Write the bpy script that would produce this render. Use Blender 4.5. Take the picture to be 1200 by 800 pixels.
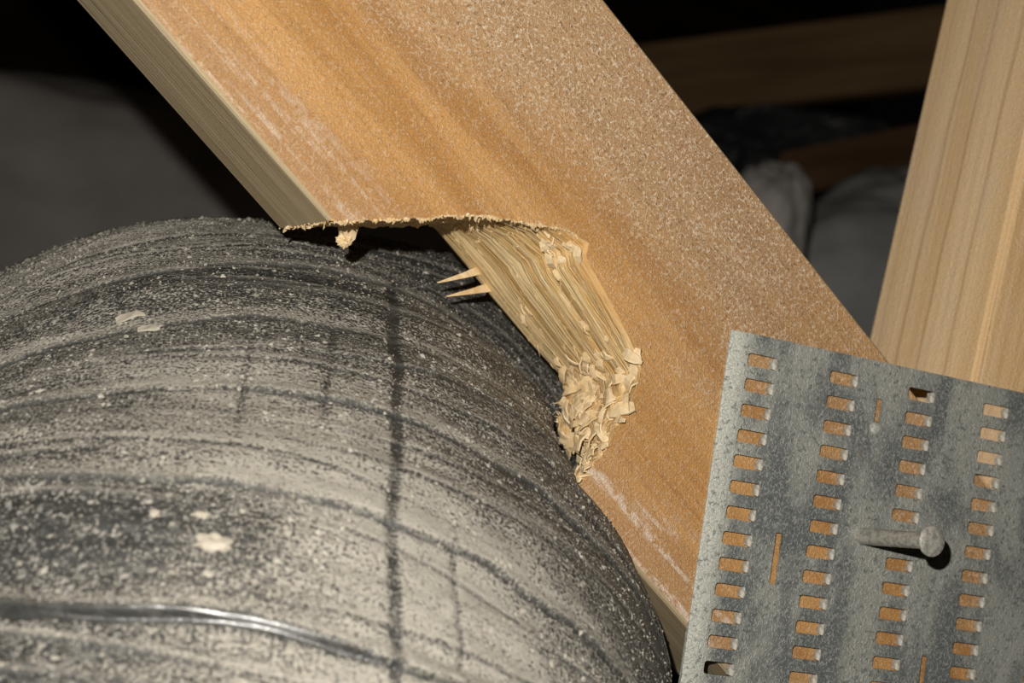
import bpy, bmesh, math, random
import numpy as np
from mathutils import Vector, Matrix

random.seed(7)
rng = np.random.default_rng(7)
for o in list(bpy.data.objects):
    bpy.data.objects.remove(o)
scene = bpy.context.scene
COL = scene.collection
MM = 0.001

# ---------------------------------------------------------------- camera
YAW, PITCH, DIST = math.radians(22.8), math.radians(2.1), 358.0
FW = Vector((math.sin(YAW) * math.cos(PITCH), math.cos(YAW) * math.cos(PITCH), math.sin(PITCH)))
RT = FW.cross(Vector((0, 0, 1))).normalized()
UP = RT.cross(FW)
CAM = -DIST * FW                                    # in mm; the truss face is the plane y = 0
cd = bpy.data.cameras.new('camera')
cam = bpy.data.objects.new('camera', cd)
COL.objects.link(cam)
cam.matrix_world = Matrix(((RT.x, UP.x, -FW.x, CAM.x * MM), (RT.y, UP.y, -FW.y, CAM.y * MM),
                           (RT.z, UP.z, -FW.z, CAM.z * MM), (0, 0, 0, 1)))
cd.sensor_width = 36
cd.lens = 36 * 1794 / 1200
cd.clip_start = 0.01
cd.clip_end = 50
cd.dof.use_dof = True
cd.dof.focus_distance = 0.365
cd.dof.aperture_fstop = 17
scene.camera = cam

# ---------------------------------------------------------------- world, flash, exposure
world = bpy.data.worlds.new('attic_dark')
scene.world = world
world.use_nodes = True
world.node_tree.nodes['Background'].inputs[0].default_value = (0.9, 0.95, 1.0, 1)
world.node_tree.nodes['Background'].inputs[1].default_value = 0.0008
ld = bpy.data.lights.new('flash', 'POINT')
ld.energy = 6.1
ld.shadow_soft_size = 0.0025
ld.color = (1.0, 0.955, 0.88)
flash = bpy.data.objects.new('flash', ld)
COL.objects.link(flash)
flash.location = (CAM + RT * -20 + UP * 38 + FW * -4) * MM
vs = scene.view_settings
vs.view_transform = 'Standard'
vs.look = 'None'
vs.gamma = 1
vs.exposure = 0.0
vs.use_curve_mapping = False


# ---------------------------------------------------------------- helpers
def tag(o, label=None, cat=None, group=None, kind=None):
    for k, v in (('label', label), ('category', cat), ('group', group), ('kind', kind)):
        if v:
            o[k] = v
    return o


def link(name, me, mats=(), parent=None):
    o = bpy.data.objects.new(name, me)
    COL.objects.link(o)
    if me is not None:
        for m in (mats if isinstance(mats, (list, tuple)) else [mats]):
            if m and m.name not in [s.name for s in me.materials if s]:
                me.materials.append(m)
    if parent:
        o.parent = parent
    return o


def empty(name, loc=(0, 0, 0)):
    o = bpy.data.objects.new(name, None)
    COL.objects.link(o)
    o.location = loc
    o.empty_display_size = 0.01
    return o


def mesh_np(name, verts, faces, smooth=True):
    me = bpy.data.meshes.new(name)
    me.from_pydata([tuple(v) for v in verts], [], [tuple(f) for f in faces])
    me.update()
    if smooth:
        me.polygons.foreach_set('use_smooth', [True] * len(me.polygons))
    return me


def hash2(ix, iy, seed):
    h = (ix * 374761393 + iy * 668265263 + seed * 974634777) & 0xFFFFFFFF
    h = ((h ^ (h >> 13)) * 1274126177) & 0xFFFFFFFF
    return ((h ^ (h >> 16)) & 0xFFFF) / 65535.0


def vnoise(x, y, seed=0):
    x = np.asarray(x, float)
    y = np.asarray(y, float)
    ix = np.floor(x).astype(np.int64)
    iy = np.floor(y).astype(np.int64)
    fx = x - ix
    fy = y - iy
    fx = fx * fx * (3 - 2 * fx)
    fy = fy * fy * (3 - 2 * fy)
    a = hash2(ix, iy, seed)
    b = hash2(ix + 1, iy, seed)
    c = hash2(ix, iy + 1, seed)
    d = hash2(ix + 1, iy + 1, seed)
    return (a * (1 - fx) + b * fx) * (1 - fy) + (c * (1 - fx) + d * fx) * fy - 0.5


def fbm(x, y, seed=0, octv=3):
    t = 0
    for k in range(octv):
        t = t + vnoise(x * 2 ** k, y * 2 ** k, seed + k * 17) / 2 ** k
    return t


class NT:
    """small node-tree builder"""
    def __init__(self, name):
        self.m = bpy.data.materials.new(name)
        self.m.use_nodes = True
        self.t = self.m.node_tree
        self.b = self.t.nodes['Principled BSDF']

    def put(self, sock, v):
        if hasattr(v, 'links'):
            self.t.links.new(v, sock)
        elif isinstance(v, (tuple, list)) and len(v) == 3 and sock.type == 'RGBA':
            sock.default_value = (*v, 1)
        else:
            sock.default_value = v

    def n(self, kind, **kw):
        nd = self.t.nodes.new(kind)
        for k, v in kw.items():
            setattr(nd, k, v)
        return nd

    def math(self, op, a, b=0.0, c=0.0, clamp=False):
        nd = self.n('ShaderNodeMath', operation=op, use_clamp=clamp)
        for i, v in enumerate((a, b, c)):
            self.put(nd.inputs[i], v)
        return nd.outputs[0]

    def coords(self, which='Object', scale=(1, 1, 1), rot=(0, 0, 0)):
        tc = self.n('ShaderNodeTexCoord')
        mp = self.n('ShaderNodeMapping')
        self.t.links.new(tc.outputs[which], mp.inputs[0])
        mp.inputs['Scale'].default_value = scale
        mp.inputs['Rotation'].default_value = rot
        return mp.outputs[0]

    def xyz(self, which='Object'):
        tc = self.n('ShaderNodeTexCoord')
        s = self.n('ShaderNodeSeparateXYZ')
        self.t.links.new(tc.outputs[which], s.inputs[0])
        return s.outputs

    def noise(self, vec, scale=1.0, detail=2.0, rough=0.5, dist=0.0):
        nd = self.n('ShaderNodeTexNoise')
        self.put(nd.inputs['Vector'], vec)
        nd.inputs['Scale'].default_value = scale
        nd.inputs['Detail'].default_value = detail
        nd.inputs['Roughness'].default_value = rough
        nd.inputs['Distortion'].default_value = dist
        return nd.outputs[0]

    def ss(self, v, lo, hi, a=0.0, b=1.0):
        nd = self.n('ShaderNodeMapRange', interpolation_type='SMOOTHSTEP')
        self.put(nd.inputs[0], v)
        for i, x in enumerate((lo, hi, a, b)):
            self.put(nd.inputs[i + 1], x)
        return nd.outputs[0]

    def mix(self, f, a, b, mode='MIX'):
        nd = self.n('ShaderNodeMix', data_type='RGBA', blend_type=mode)
        self.put(nd.inputs[0], f)
        self.put(nd.inputs[6], a)
        self.put(nd.inputs[7], b)
        return nd.outputs[2]

    def worms(self, vec, scale, width=0.05):
        """curly fibre lines: narrow level sets of a noise"""
        v = self.noise(vec, scale, 1.5, 0.45)
        d = self.math('ABSOLUTE', self.math('SUBTRACT', v, 0.5))
        return self.ss(d, 0.0, width, 1.0, 0.0)

    def attr(self, name):
        nd = self.n('ShaderNodeAttribute', attribute_name=name)
        return nd.outputs['Fac']

    def finish(self, col, rough=0.7, height=None, strength=0.5, dist=0.0005, metal=0.0, spec=0.5):
        self.put(self.b.inputs['Base Color'], col)
        self.put(self.b.inputs['Roughness'], rough)
        self.put(self.b.inputs['Metallic'], metal)
        self.put(self.b.inputs['Specular IOR Level'], spec)
        if height is not None:
            bp = self.n('ShaderNodeBump')
            bp.inputs['Strength'].default_value = strength
            bp.inputs['Distance'].default_value = dist
            self.put(bp.inputs['Height'], height)
            self.t.links.new(bp.outputs[0], self.b.inputs['Normal'])
        return self.m


# ---------------------------------------------------------------- materials
def wood_face():
    k = NT('dusty_planed_wood')
    x, y, z = k.xyz()
    g1 = k.noise(k.coords(scale=(6, 60, 95)), 1.0, 3, 0.55, 0.6)
    g2 = k.noise(k.coords(scale=(25, 300, 620)), 1.0, 3, 0.6)
    patch = k.noise(k.coords(scale=(14, 20, 30)), 1.0, 3, 0.5)
    c = k.mix(k.ss(g1, 0.32, 0.68), (0.43, 0.205, 0.058), (0.62, 0.335, 0.120))
    c = k.mix(k.math('MULTIPLY', k.ss(g2, 0.58, 0.72), 0.45), c, (0.33, 0.14, 0.045))
    # faded pinkish strip along the lower edge, dusty belt along the upper edge
    low = k.ss(z, 0.0, 0.022, 1.0, 0.0)
    c = k.mix(k.math('MULTIPLY', low, 0.5), c, (0.46, 0.29, 0.165))
    dusty = k.math('ADD', k.ss(k.math('ADD', z, k.math('MULTIPLY', k.math('SUBTRACT', patch, 0.5), 0.05)), 0.036, 0.072),
                   k.math('MULTIPLY', k.ss(patch, 0.5, 0.72), 0.35), clamp=True)
    dusty = k.math('MULTIPLY', dusty, k.ss(x, 0.025, 0.065, 1.0, 0.55))
    c = k.mix(k.math('MULTIPLY', dusty, 0.55), c, (0.40, 0.275, 0.175))
    w = k.worms(k.coords(), 760, 0.06)
    w2 = k.worms(k.coords(), 900, 0.05)
    sp = k.ss(k.noise(k.coords(), 1000, 2, 0.6), 0.60, 0.70)
    sp = k.math('MULTIPLY', sp, k.math('ADD', k.math('MULTIPLY', dusty, 0.85), 0.15))
    amt = k.math('MULTIPLY', w, k.math('ADD', k.math('MULTIPLY', dusty, 0.45), 0.24))
    c = k.mix(amt, c, (0.78, 0.62, 0.44))
    dk = k.ss(k.noise(k.coords(scale=(1, 1, 1.3)), 820, 2, 0.6), 0.33, 0.44, 1.0, 0.0)
    c = k.mix(k.math('MULTIPLY', dk, k.math('ADD', k.math('MULTIPLY', dusty, 0.45), 0.32)), c, (0.22, 0.115, 0.05))
    c = k.mix(k.math('MULTIPLY', sp, 0.75), c, (0.86, 0.76, 0.62))
    # powdery rub marks near the lower edge
    st = k.noise(k.coords(scale=(22, 60, 330)), 1.0, 3, 0.6, 0.4)
    rub = k.math('MULTIPLY', k.ss(st, 0.5, 0.62), k.ss(z, 0.007, 0.02, 1.0, 0.0))
    rub = k.math('MULTIPLY', rub, k.ss(k.noise(k.coords(), 420, 3, 0.6), 0.36, 0.56))
    c = k.mix(k.math('MULTIPLY', rub, k.ss(x, -0.06, 0.03, 0.4, 0.75)), c, (0.80, 0.66, 0.54))
    h = k.math('ADD', k.math('MULTIPLY', w, 0.5), k.math('ADD', k.math('MULTIPLY', g2, 0.8), k.math('MULTIPLY', w2, 0.4)))
    return k.finish(c, 0.72, h, 0.65, 0.0004, 0, 0.25)


def wood_side(name, c0, c1, c2, ax=2):
    """weathered narrow edge: straight fine grain along x, varying across depth"""
    k = NT(name)
    g1 = k.noise(k.coords(scale=(5, 170, 170)), 1.0, 2, 0.5, 0.3)
    g2 = k.noise(k.coords(scale=(18, 900, 900)), 1.0, 3, 0.6)
    c = k.mix(k.ss(g1, 0.35, 0.65), c0, c1)
    c = k.mix(k.math('MULTIPLY', k.ss(g2, 0.52, 0.66), 0.55), c, c2)
    lt = k.ss(k.noise(k.coords(scale=(25, 1300, 1300)), 1.0, 3, 0.6), 0.62, 0.72)
    c = k.mix(k.math('MULTIPLY', lt, 0.5), c, (0.70, 0.60, 0.44))
    w = k.worms(k.coords(), 640, 0.05)
    c = k.mix(k.math('MULTIPLY', w, 0.12), c, (0.75, 0.65, 0.5))
    return k.finish(c, 0.75, g2, 0.5, 0.0004, 0, 0.2)


def wood_fresh():
    k = NT('freshly_split_wood')
    x, y, z = k.xyz()
    g1 = k.noise(k.coords(scale=(7, 210, 90)), 1.0, 3, 0.55, 0.5)
    g2 = k.noise(k.coords(scale=(22, 900, 330)), 1.0, 3, 0.65)
    g3 = k.noise(k.coords(scale=(30, 1500, 700)), 1.0, 3, 0.65)
    c = k.mix(k.ss(g1, 0.36, 0.62), (0.66, 0.42, 0.165), (0.88, 0.67, 0.36))
    gr = k.ss(k.noise(k.coords(scale=(6, 150, 60)), 1.0, 2, 0.5), 0.50, 0.60)
    c = k.mix(k.math('MULTIPLY', gr, 0.6), c, (0.70, 0.50, 0.26))
    c = k.mix(k.math('MULTIPLY', k.ss(g2, 0.5, 0.62), 0.6), c, (0.48, 0.29, 0.11))
    c = k.mix(k.math('MULTIPLY', k.ss(g3, 0.57, 0.66), 0.65), c, (0.95, 0.80, 0.54))
    # outer stained layer of the timber just behind its face
    wob = k.math('MULTIPLY', k.math('SUBTRACT', g1, 0.5), 0.008)
    lay = k.math('MULTIPLY', k.ss(k.math('ADD', y, wob), 0.0022, 0.0062, 1.0, 0.0), k.ss(x, 0.012, 0.026, 1.0, 0.0))
    c = k.mix(k.math('MULTIPLY', lay, 0.7), c, (0.62, 0.33, 0.10))
    h = k.math('ADD', g2, k.math('MULTIPLY', g3, 0.6))
    return k.finish(c, 0.65, h, 1.0, 0.0009, 0, 0.3)


def wood_chipm(name, a, b):
    k = NT(name)
    oi = k.n('ShaderNodeObjectInfo')
    g = k.noise(k.coords(scale=(60, 700, 700)), 1.0, 3, 0.6)
    c = k.mix(k.ss(g, 0.35, 0.65), a, b)
    c = k.mix(k.math('MULTIPLY', oi.outputs['Random'], 0.4), c, (0.72, 0.47, 0.19))
    return k.finish(c, 0.7, g, 0.5, 0.0003, 0, 0.25)


def wood_post(side):
    k = NT('pale_post_side' if side else 'ruddy_post_face')
    if side:
        g0 = k.noise(k.coords(scale=(3.2, 75, 75)), 1.0, 1, 0.4, 0.2)
        g = k.noise(k.coords(scale=(7, 420, 420)), 1.0, 3, 0.5)
        c = k.mix(k.ss(g0, 0.38, 0.62), (0.83, 0.56, 0.29), (0.95, 0.69, 0.40))
        y = k.xyz()[1]
        for p, wd, am in ((0.0135, 0.0012, 0.5), (0.026, 0.001, 0.55), (0.036, 0.0011, 0.6), (0.0465, 0.0008, 0.35)):
            wob = k.math('MULTIPLY', k.math('SUBTRACT', k.noise(k.coords(scale=(14, 1, 1)), 1.0, 2, 0.5), 0.5), 0.006)
            d = k.math('ABSOLUTE', k.math('SUBTRACT', k.math('ADD', y, wob), p))
            c = k.mix(k.math('MULTIPLY', k.ss(d, 0.0, wd, 1.0, 0.0), am), c, (0.46, 0.26, 0.11))
        c = k.mix(k.math('MULTIPLY', k.ss(g, 0.55, 0.68), 0.3), c, (0.60, 0.38, 0.18))
    else:
        g = k.noise(k.coords(scale=(5, 500, 330)), 1.0, 2, 0.5)
        c = k.mix(k.ss(g, 0.35, 0.65), (0.66, 0.41, 0.19), (0.80, 0.55, 0.29))
        c = k.mix(k.math('MULTIPLY', k.ss(g, 0.55, 0.62), 0.5), c, (0.36, 0.17, 0.06))
    w = k.worms(k.coords(), 520, 0.05)
    pt = k.ss(k.noise(k.coords(scale=(20, 60, 60)), 1.0, 3), 0.48, 0.68)
    c = k.mix(k.math('MULTIPLY', pt, 0.35), c, (0.80, 0.61, 0.44))
    c = k.mix(k.math('MULTIPLY', w, 0.2), c, (0.83, 0.68, 0.48))
    sp = k.ss(k.noise(k.coords(), 900, 2, 0.6), 0.64, 0.72)
    c = k.mix(k.math('MULTIPLY', sp, 0.5), c, (0.86, 0.76, 0.6))
    h = k.math('ADD', k.math('MULTIPLY', g, 1.0), k.math('MULTIPLY', w, 0.5))
    return k.finish(c, 0.7, h, 0.5, 0.0004, 0, 0.25)


def plate_mat():
    k = NT('dusty_galvanised_steel')
    x, y, z = k.xyz()
    big = k.noise(k.coords(scale=(1, 1, 0.45)), 70, 3, 0.55, 0.5)
    fine = k.noise(k.coords(), 800, 3, 0.65)
    c = k.mix(k.ss(big, 0.38, 0.62), (0.15, 0.162, 0.160), (0.36, 0.365, 0.325))
    edge = k.ss(x, 0.0045, 0.0085, 1.0, 0.0)
    c = k.mix(k.math('MULTIPLY', edge, 0.8), c, (0.52, 0.525, 0.46))  # sloped left strip paler: dust, plus the light it catches put into the colour
    w = k.worms(k.coords(), 900, 0.07)
    c = k.mix(k.math('MULTIPLY', w, 0.42), c, (0.62, 0.62, 0.56))
    dk = k.ss(fine, 0.34, 0.46, 1.0, 0.0)
    c = k.mix(k.math('MULTIPLY', dk, 0.65), c, (0.10, 0.112, 0.112))
    sp = k.ss(k.noise(k.coords(), 950, 2, 0.6), 0.64, 0.73)
    c = k.mix(k.math('MULTIPLY', sp, 0.5), c, (0.62, 0.60, 0.54))
    h = k.math('ADD', k.math('MULTIPLY', fine, 0.7), k.math('MULTIPLY', w, 0.5))
    h = k.math('ADD', h, k.math('MULTIPLY', big, 2.0))
    return k.finish(c, 0.6, h, 0.6, 0.0004, 0.2, 0.4)


def tooth_mat():
    k = NT('bright_punched_steel')
    n = k.noise(k.coords(), 900, 3, 0.6)
    c = k.mix(k.ss(n, 0.35, 0.65), (0.30, 0.29, 0.26), (0.50, 0.46, 0.39))
    return k.finish(c, 0.6, n, 0.5, 0.0003, 0.2, 0.3)


def nail_mat():
    k = NT('dusty_grey_nail_steel')
    n = k.noise(k.coords(), 800, 3, 0.65)
    c = k.mix(k.ss(n, 0.35, 0.62), (0.30, 0.29, 0.26), (0.52, 0.50, 0.44))
    return k.finish(c, 0.55, n, 0.6, 0.0003, 0.3, 0.45)


def jacket_mat():
    k = NT('dusty_black_plastic_film')
    tc = k.n('ShaderNodeTexCoord')
    def uvn(su, sv, detail=3, rough=0.55, dist=0.0):
        mp = k.n('ShaderNodeMapping')
        k.t.links.new(tc.outputs['UV'], mp.inputs[0])
        mp.inputs['Scale'].default_value = (su, sv, 1)
        return k.noise(mp.outputs[0], 1.0, detail, rough, dist)
    d = k.attr('dust')
    n1 = uvn(0.05, 0.13, 4, 0.6, 0.6)           # streaky patches (uv in mm)
    n2 = uvn(0.34, 0.75, 4, 0.65, 0.8)          # clots
    n3 = uvn(1.3, 1.6, 2, 0.6)                # grains
    m = k.math('ADD', k.math('MULTIPLY', k.math('SUBTRACT', n1, 0.5), 0.75), k.math('MULTIPLY', k.math('SUBTRACT', n2, 0.5), 1.1))
    m = k.math('ADD', m, k.math('MULTIPLY', k.math('SUBTRACT', n3, 0.5), 2.2))
    m = k.math('ADD', m, d)
    cov = k.ss(m, 0.28, 0.78)
    cov = k.math('MULTIPLY', cov, k.math('SUBTRACT', 1.0, k.attr('dark_line'), clamp=True))
    cov = k.math('MAXIMUM', cov, k.math('MULTIPLY', k.attr('ridge'), k.ss(n3, 0.25, 0.5, 0.55, 1.0)), clamp=True)
    film = k.mix(k.ss(n2, 0.4, 0.7), (0.040, 0.040, 0.038), (0.085, 0.084, 0.078))
    dustc = k.mix(k.ss(n3, 0.3, 0.7), (0.27, 0.25, 0.212), (0.46, 0.43, 0.37))
    dustc = k.mix(k.ss(d, 0.45, 0.95, 0.0, 0.6), dustc, (0.49, 0.46, 0.40))
    col = k.mix(cov, film, dustc)
    cl = k.attr('clean')
    inv = k.math('SUBTRACT', 1.0, cl, clamp=True)
    rough = k.math('ADD', k.math('MULTIPLY', cov, 0.45), k.math('ADD', k.math('MULTIPLY', inv, 0.14), 0.28))
    h = k.math('ADD', k.math('MULTIPLY', cov, 0.6), k.math('MULTIPLY', n3, 0.8))
    h = k.math('ADD', h, k.math('MULTIPLY', n2, 0.6))
    h = k.math('MULTIPLY', h, inv)
    spec = k.math('ADD', k.math('SUBTRACT', 0.5, k.math('MULTIPLY', cov, 0.4)), k.math('MULTIPLY', cl, 0.5))
    return k.finish(col, rough, h, 0.75, 0.0006, 0, spec)


def plain(name, a, b, scale, rough=0.85, aniso=(1, 1, 1), dist=0.001):
    k = NT(name)
    n = k.noise(k.coords(scale=aniso), scale, 4, 0.6)
    c = k.mix(k.ss(n, 0.3, 0.7), a, b)
    return k.finish(c, rough, n, 0.4, dist, 0, 0.2)


M_FACE = wood_face()
M_SIDE = wood_side('weathered_wood_edge', (0.45, 0.35, 0.205), (0.60, 0.485, 0.305), (0.29, 0.21, 0.115))
M_FRESH = wood_fresh()
M_CHIP = wood_chipm('torn_wood_fibre', (0.74, 0.55, 0.31), (0.92, 0.77, 0.52))
M_POSTS = wood_post(True)
M_POSTF = wood_post(False)
M_PLATE = plate_mat()
M_TOOTH = tooth_mat()
M_NAIL = nail_mat()
M_FILM = jacket_mat()
M_GRAIN = plain('sawdust_grain', (0.22, 0.205, 0.175), (0.55, 0.51, 0.44), 90, 0.9)
M_COARSE = plain('grey_grit', (0.10, 0.098, 0.09), (0.38, 0.36, 0.32), 260, 0.8)
M_CRUMB = plain('pale_dust_crumb', (0.44, 0.39, 0.31), (0.60, 0.55, 0.46), 300, 0.9)

# ---------------------------------------------------------------- setting
fl = mesh_np('floor', [(-3, -2, -0.62), (3, -2, -0.62), (3, 4, -0.62), (-3, 4, -0.62),
                       (-3, -2, -0.66), (3, -2, -0.66), (3, 4, -0.66), (-3, 4, -0.66)],
             [(0, 1, 2, 3), (7, 6, 5, 4), (0, 4, 5, 1), (1, 5, 6, 2), (2, 6, 7, 3), (3, 7, 4, 0)], False)
tag(link('floor', fl, plain('attic_floor', (0.10, 0.085, 0.07), (0.19, 0.17, 0.14), 25)), kind='structure')

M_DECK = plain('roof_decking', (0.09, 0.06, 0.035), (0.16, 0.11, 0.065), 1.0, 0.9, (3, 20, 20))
def slab(name, lo, hi):
    v = [(x, y, z) for z in (lo[2], hi[2]) for x, y in ((lo[0], lo[1]), (hi[0], lo[1]), (hi[0], hi[1]), (lo[0], hi[1]))]
    tag(link(name, mesh_np(name, v, [(0, 3, 2, 1), (4, 5, 6, 7), (0, 1, 5, 4), (1, 2, 6, 5), (2, 3, 7, 6), (3, 0, 4, 7)], False), M_DECK), kind='structure')
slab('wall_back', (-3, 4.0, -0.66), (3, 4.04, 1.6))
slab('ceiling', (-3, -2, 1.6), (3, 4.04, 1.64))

# ---------------------------------------------------------------- notched truss web (diagonal timber)
BA = math.radians(46.45)
BD = Vector((math.cos(BA), 0, -math.sin(BA)))       # along the board, to the lower right
BI = Vector((math.sin(BA), 0, math.cos(BA)))        # across the board, from its lower-left edge inwards
BO = -13.89 * BI                                    # origin on the lower-left edge, mm
# mesh axes: x along, y depth (0 front .. 38 back), z across (0 .. 89)
FRONT = [(-49.5, 0), (-43.8, 6.5), (-35, 17.9), (-27.1, 27.8), (-17.2, 36.2), (-10.5, 42.1), (-3.5, 44.9), (-1.5, 41.8),
         (8, 40.0), (19, 37.5), (27.9, 34.4), (30.9, 26.1), (33, 19.4), (34.6, 15.2), (36.4, 9.8), (37, 6), (38.5, 0)]
BACK = [(-52.4, 0), (-47, 7), (-38, 17), (-27.5, 30), (-25.5, 30.6), (-20, 30.4), (-10, 30.2), (-2, 30),
        (6, 29.9), (15, 29.8), (26.9, 30.3), (29.9, 25), (33, 22), (38, 20), (44, 18.5), (48, 12), (52, 0)]
TH = 38.0


def dens(pts, n_per):
    out = []
    for (p, q), n in zip(zip(pts[:-1], pts[1:]), n_per):
        for i in range(n):
            out.append((p[0] + (q[0] - p[0]) * i / n, p[1] + (q[1] - p[1]) * i / n, ))
    out.append(pts[-1])
    return np.array(out, float)


npr = [max(4, int(round(math.hypot(b[0] - a[0], b[1] - a[1]) / 0.55))) for a, b in zip(FRONT[:-1], FRONT[1:])]
npr = [max(n, 6) for n in npr]
Fp = dens(FRONT, npr)
Bp = dens(BACK, npr)
seg = np.concatenate([np.full(n, i) + np.arange(n) / n for i, n in enumerate(npr)] + [[len(npr)]])
NN = len(Fp)
ROWY = np.concatenate([[0.0, 0.5, 1.2, 2.2, 3.5], np.linspace(5, 36.5, 34), [37.4, 38.0]])
NR = len(ROWY)


def sstep(x, a, b):
    t = np.clip((x - a) / (b - a), 0, 1)
    return t * t * (3 - 2 * t)


strip_w = sstep(seg, 3.0, 4.0) * (1 - sstep(seg, 9.6, 10.4))
torn_w = sstep(seg, 9.7, 10.6)
cut_w = 1 - sstep(seg, 3.0, 4.2)
L = np.zeros((NR, NN, 3))
cum = np.concatenate([[0], np.cumsum(np.hypot(*np.diff(Fp, axis=0).T))])
for r, yy in enumerate(ROWY):
    w = yy / TH
    e = strip_w * (w ** 0.62) + (1 - strip_w) * w
    P = Fp * (1 - e)[:, None] + Bp * e[:, None]
    # outward (into the notch) normal in plane
    T = np.gradient(P, axis=0)
    T /= np.linalg.norm(T, axis=1)[:, None] + 1e-9
    Nn = np.stack([-T[:, 1], T[:, 0]], -1)
    nz = strip_w * (0.5 * vnoise(P[:, 0] / 60 + 3, np.full(NN, yy / 3.2), 5) + 0.4 * vnoise(P[:, 0] / 40, np.full(NN, yy / 1.35), 6)
                    + 0.2 * vnoise(P[:, 0] / 16, np.full(NN, yy / 0.9), 8)
                    + 0.9 * np.exp(-((yy - 11 - 0.05 * P[:, 0]) / 1.1) ** 2) + 0.9 * np.exp(-((yy - 4.6) / 0.8) ** 2))
    nz = nz + torn_w * (3.4 * fbm(cum / 7, np.full(NN, yy / 8), 21, 3) + 1.0 * vnoise(cum / 1.6, np.full(NN, yy / 1.6), 27))
    nz = nz + cut_w * (1.1 * fbm(cum / 2.2, np.full(NN, yy / 4.5), 33, 3))
    endf = sstep(np.arange(NN), 0, 4) * (1 - sstep(np.arange(NN), NN - 6, NN - 1))
    edge = 0.55 + 0.45 * sstep(yy, 0, 3)
    L[r, :, 0] = P[:, 0] + Nn[:, 0] * nz * endf * edge
    L[r, :, 1] = yy
    L[r, :, 2] = np.clip(P[:, 1] + Nn[:, 1] * nz * endf * edge, 0, 89)

A0, A1, WB = -520.0, 300.0, 89.0
bm = bmesh.new()
EZ = 0.9
def ring_row(r):
    """closed outline of the board at depth ROWY[r]: notch points, then the outer corners"""
    yy = ROWY[r]
    ins = max(0.0, EZ - yy, EZ - (TH - yy))
    pts = [(L[r, i, 0], yy, max(L[r, i, 2], ins)) for i in range(NN)]
    pts += [(A1, yy, ins), (A1, yy, WB - ins), (A0, yy, WB - ins), (A0, yy, ins)]
    return pts
rows = [[bm.verts.new([c * MM for c in p]) for p in ring_row(r)] for r in range(NR)]
n_all = NN + 4
for r in range(NR - 1):
    for i in range(n_all):
        j = (i + 1) % n_all
        f = bm.faces.new((rows[r][i], rows[r][j], rows[r + 1][j], rows[r + 1][i]))
        f.material_index = 2 if i < NN - 1 else 1
        f.smooth = i < NN - 1
bmesh.ops.recalc_face_normals(bm, faces=bm.faces)
from mathutils.geometry import delaunay_2d_cdt
for row, flip in ((rows[0], False), (rows[-1], True)):   # broad faces around the notch
    yv = row[0].co.y
    v2, _, f2, ov, _, _ = delaunay_2d_cdt([Vector((v.co.x * 1000, v.co.z * 1000)) for v in row], [], [list(range(len(row)))], 1, 1e-5)
    nv = [row[o[0]] if len(o) else bm.verts.new((p.x * MM, yv, p.y * MM)) for p, o in zip(v2, ov)]
    for tri in f2:
        if len(set(tri)) < 3:
            continue
        p = [v2[i] for i in tri]
        ccw = (p[1] - p[0]).cross(p[2] - p[0]) > 0
        order = tri if ccw != flip else list(reversed(tri))
        try:
            f = bm.faces.new([nv[i] for i in order])
            f.material_index = 0
        except ValueError:
            pass
me = bpy.data.meshes.new('timber')
bm.to_mesh(me)
bm.free()
web = empty('truss_web', BO * MM)
web.rotation_euler = (0, BA, 0)
tag(web, 'orange brown diagonal timber with a rough notch hacked out of its lower edge', 'timber')
link('timber', me, [M_FACE, M_SIDE, M_FRESH], web)

# splinters: tapered slivers built along a path, in board axes (mm)
def sliver_mesh(name, pts, w0, th, tip=0.12, side=(0, 1, 0)):
    pts = [Vector(p) for p in pts]
    vs_, fs_ = [], []
    n = len(pts)
    for i, p in enumerate(pts):
        t = (pts[min(i + 1, n - 1)] - pts[max(i - 1, 0)]).normalized()
        s = t.cross(Vector(side)).normalized()
        u = s.cross(t)
        k = (1 - i / (n - 1)) * (1 - tip) + tip
        for a, b in ((-1, -1), (1, -1), (1, 1), (-1, 1)):
            vs_.append((p + s * a * w0 * k * 0.5 + u * b * th * (0.4 + 0.6 * k) * 0.5) * MM)
    for i in range(n - 1):
        for q in range(4):
            fs_.append((i * 4 + q, i * 4 + (q + 1) % 4, i * 4 + 4 + (q + 1) % 4, i * 4 + 4 + q))
    fs_ += [(3, 2, 1, 0), (n * 4 - 4, n * 4 - 3, n * 4 - 2, n * 4 - 1)]
    return mesh_np(name, vs_, fs_, False)


def to_board(P):
    d = Vector(P) - BO
    return Vector((d.dot(BD), d.y, d.dot(BI)))


def pix(px, py, y):
    """point on the plane of depth y (mm)"""
    d = FW + RT * ((px - 600) / 1794) - UP * ((py - 400) / 1794)
    return CAM + d * ((y - CAM.y) / d.y)


for (p0, p1, w0) in (((556, 318, 35.5), (513, 331, 31), 2.6), ((566, 338, 36.5), (524, 347, 31), 2.6)):
    a = to_board(pix(*p0))
    b = to_board(pix(*p1))
    a = a + (a - b) * 0.25
    m = a.lerp(b, 0.5) + Vector((0.4, -0.3, 0.5))
    s = link('splinter', sliver_mesh('splinter', [a, a.lerp(m, 0.5), m, m.lerp(b, .55), b], w0, 1.3), M_CHIP, web)
    s['label'] = 'pale pointed splinter sticking out of the back of the notch'

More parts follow.
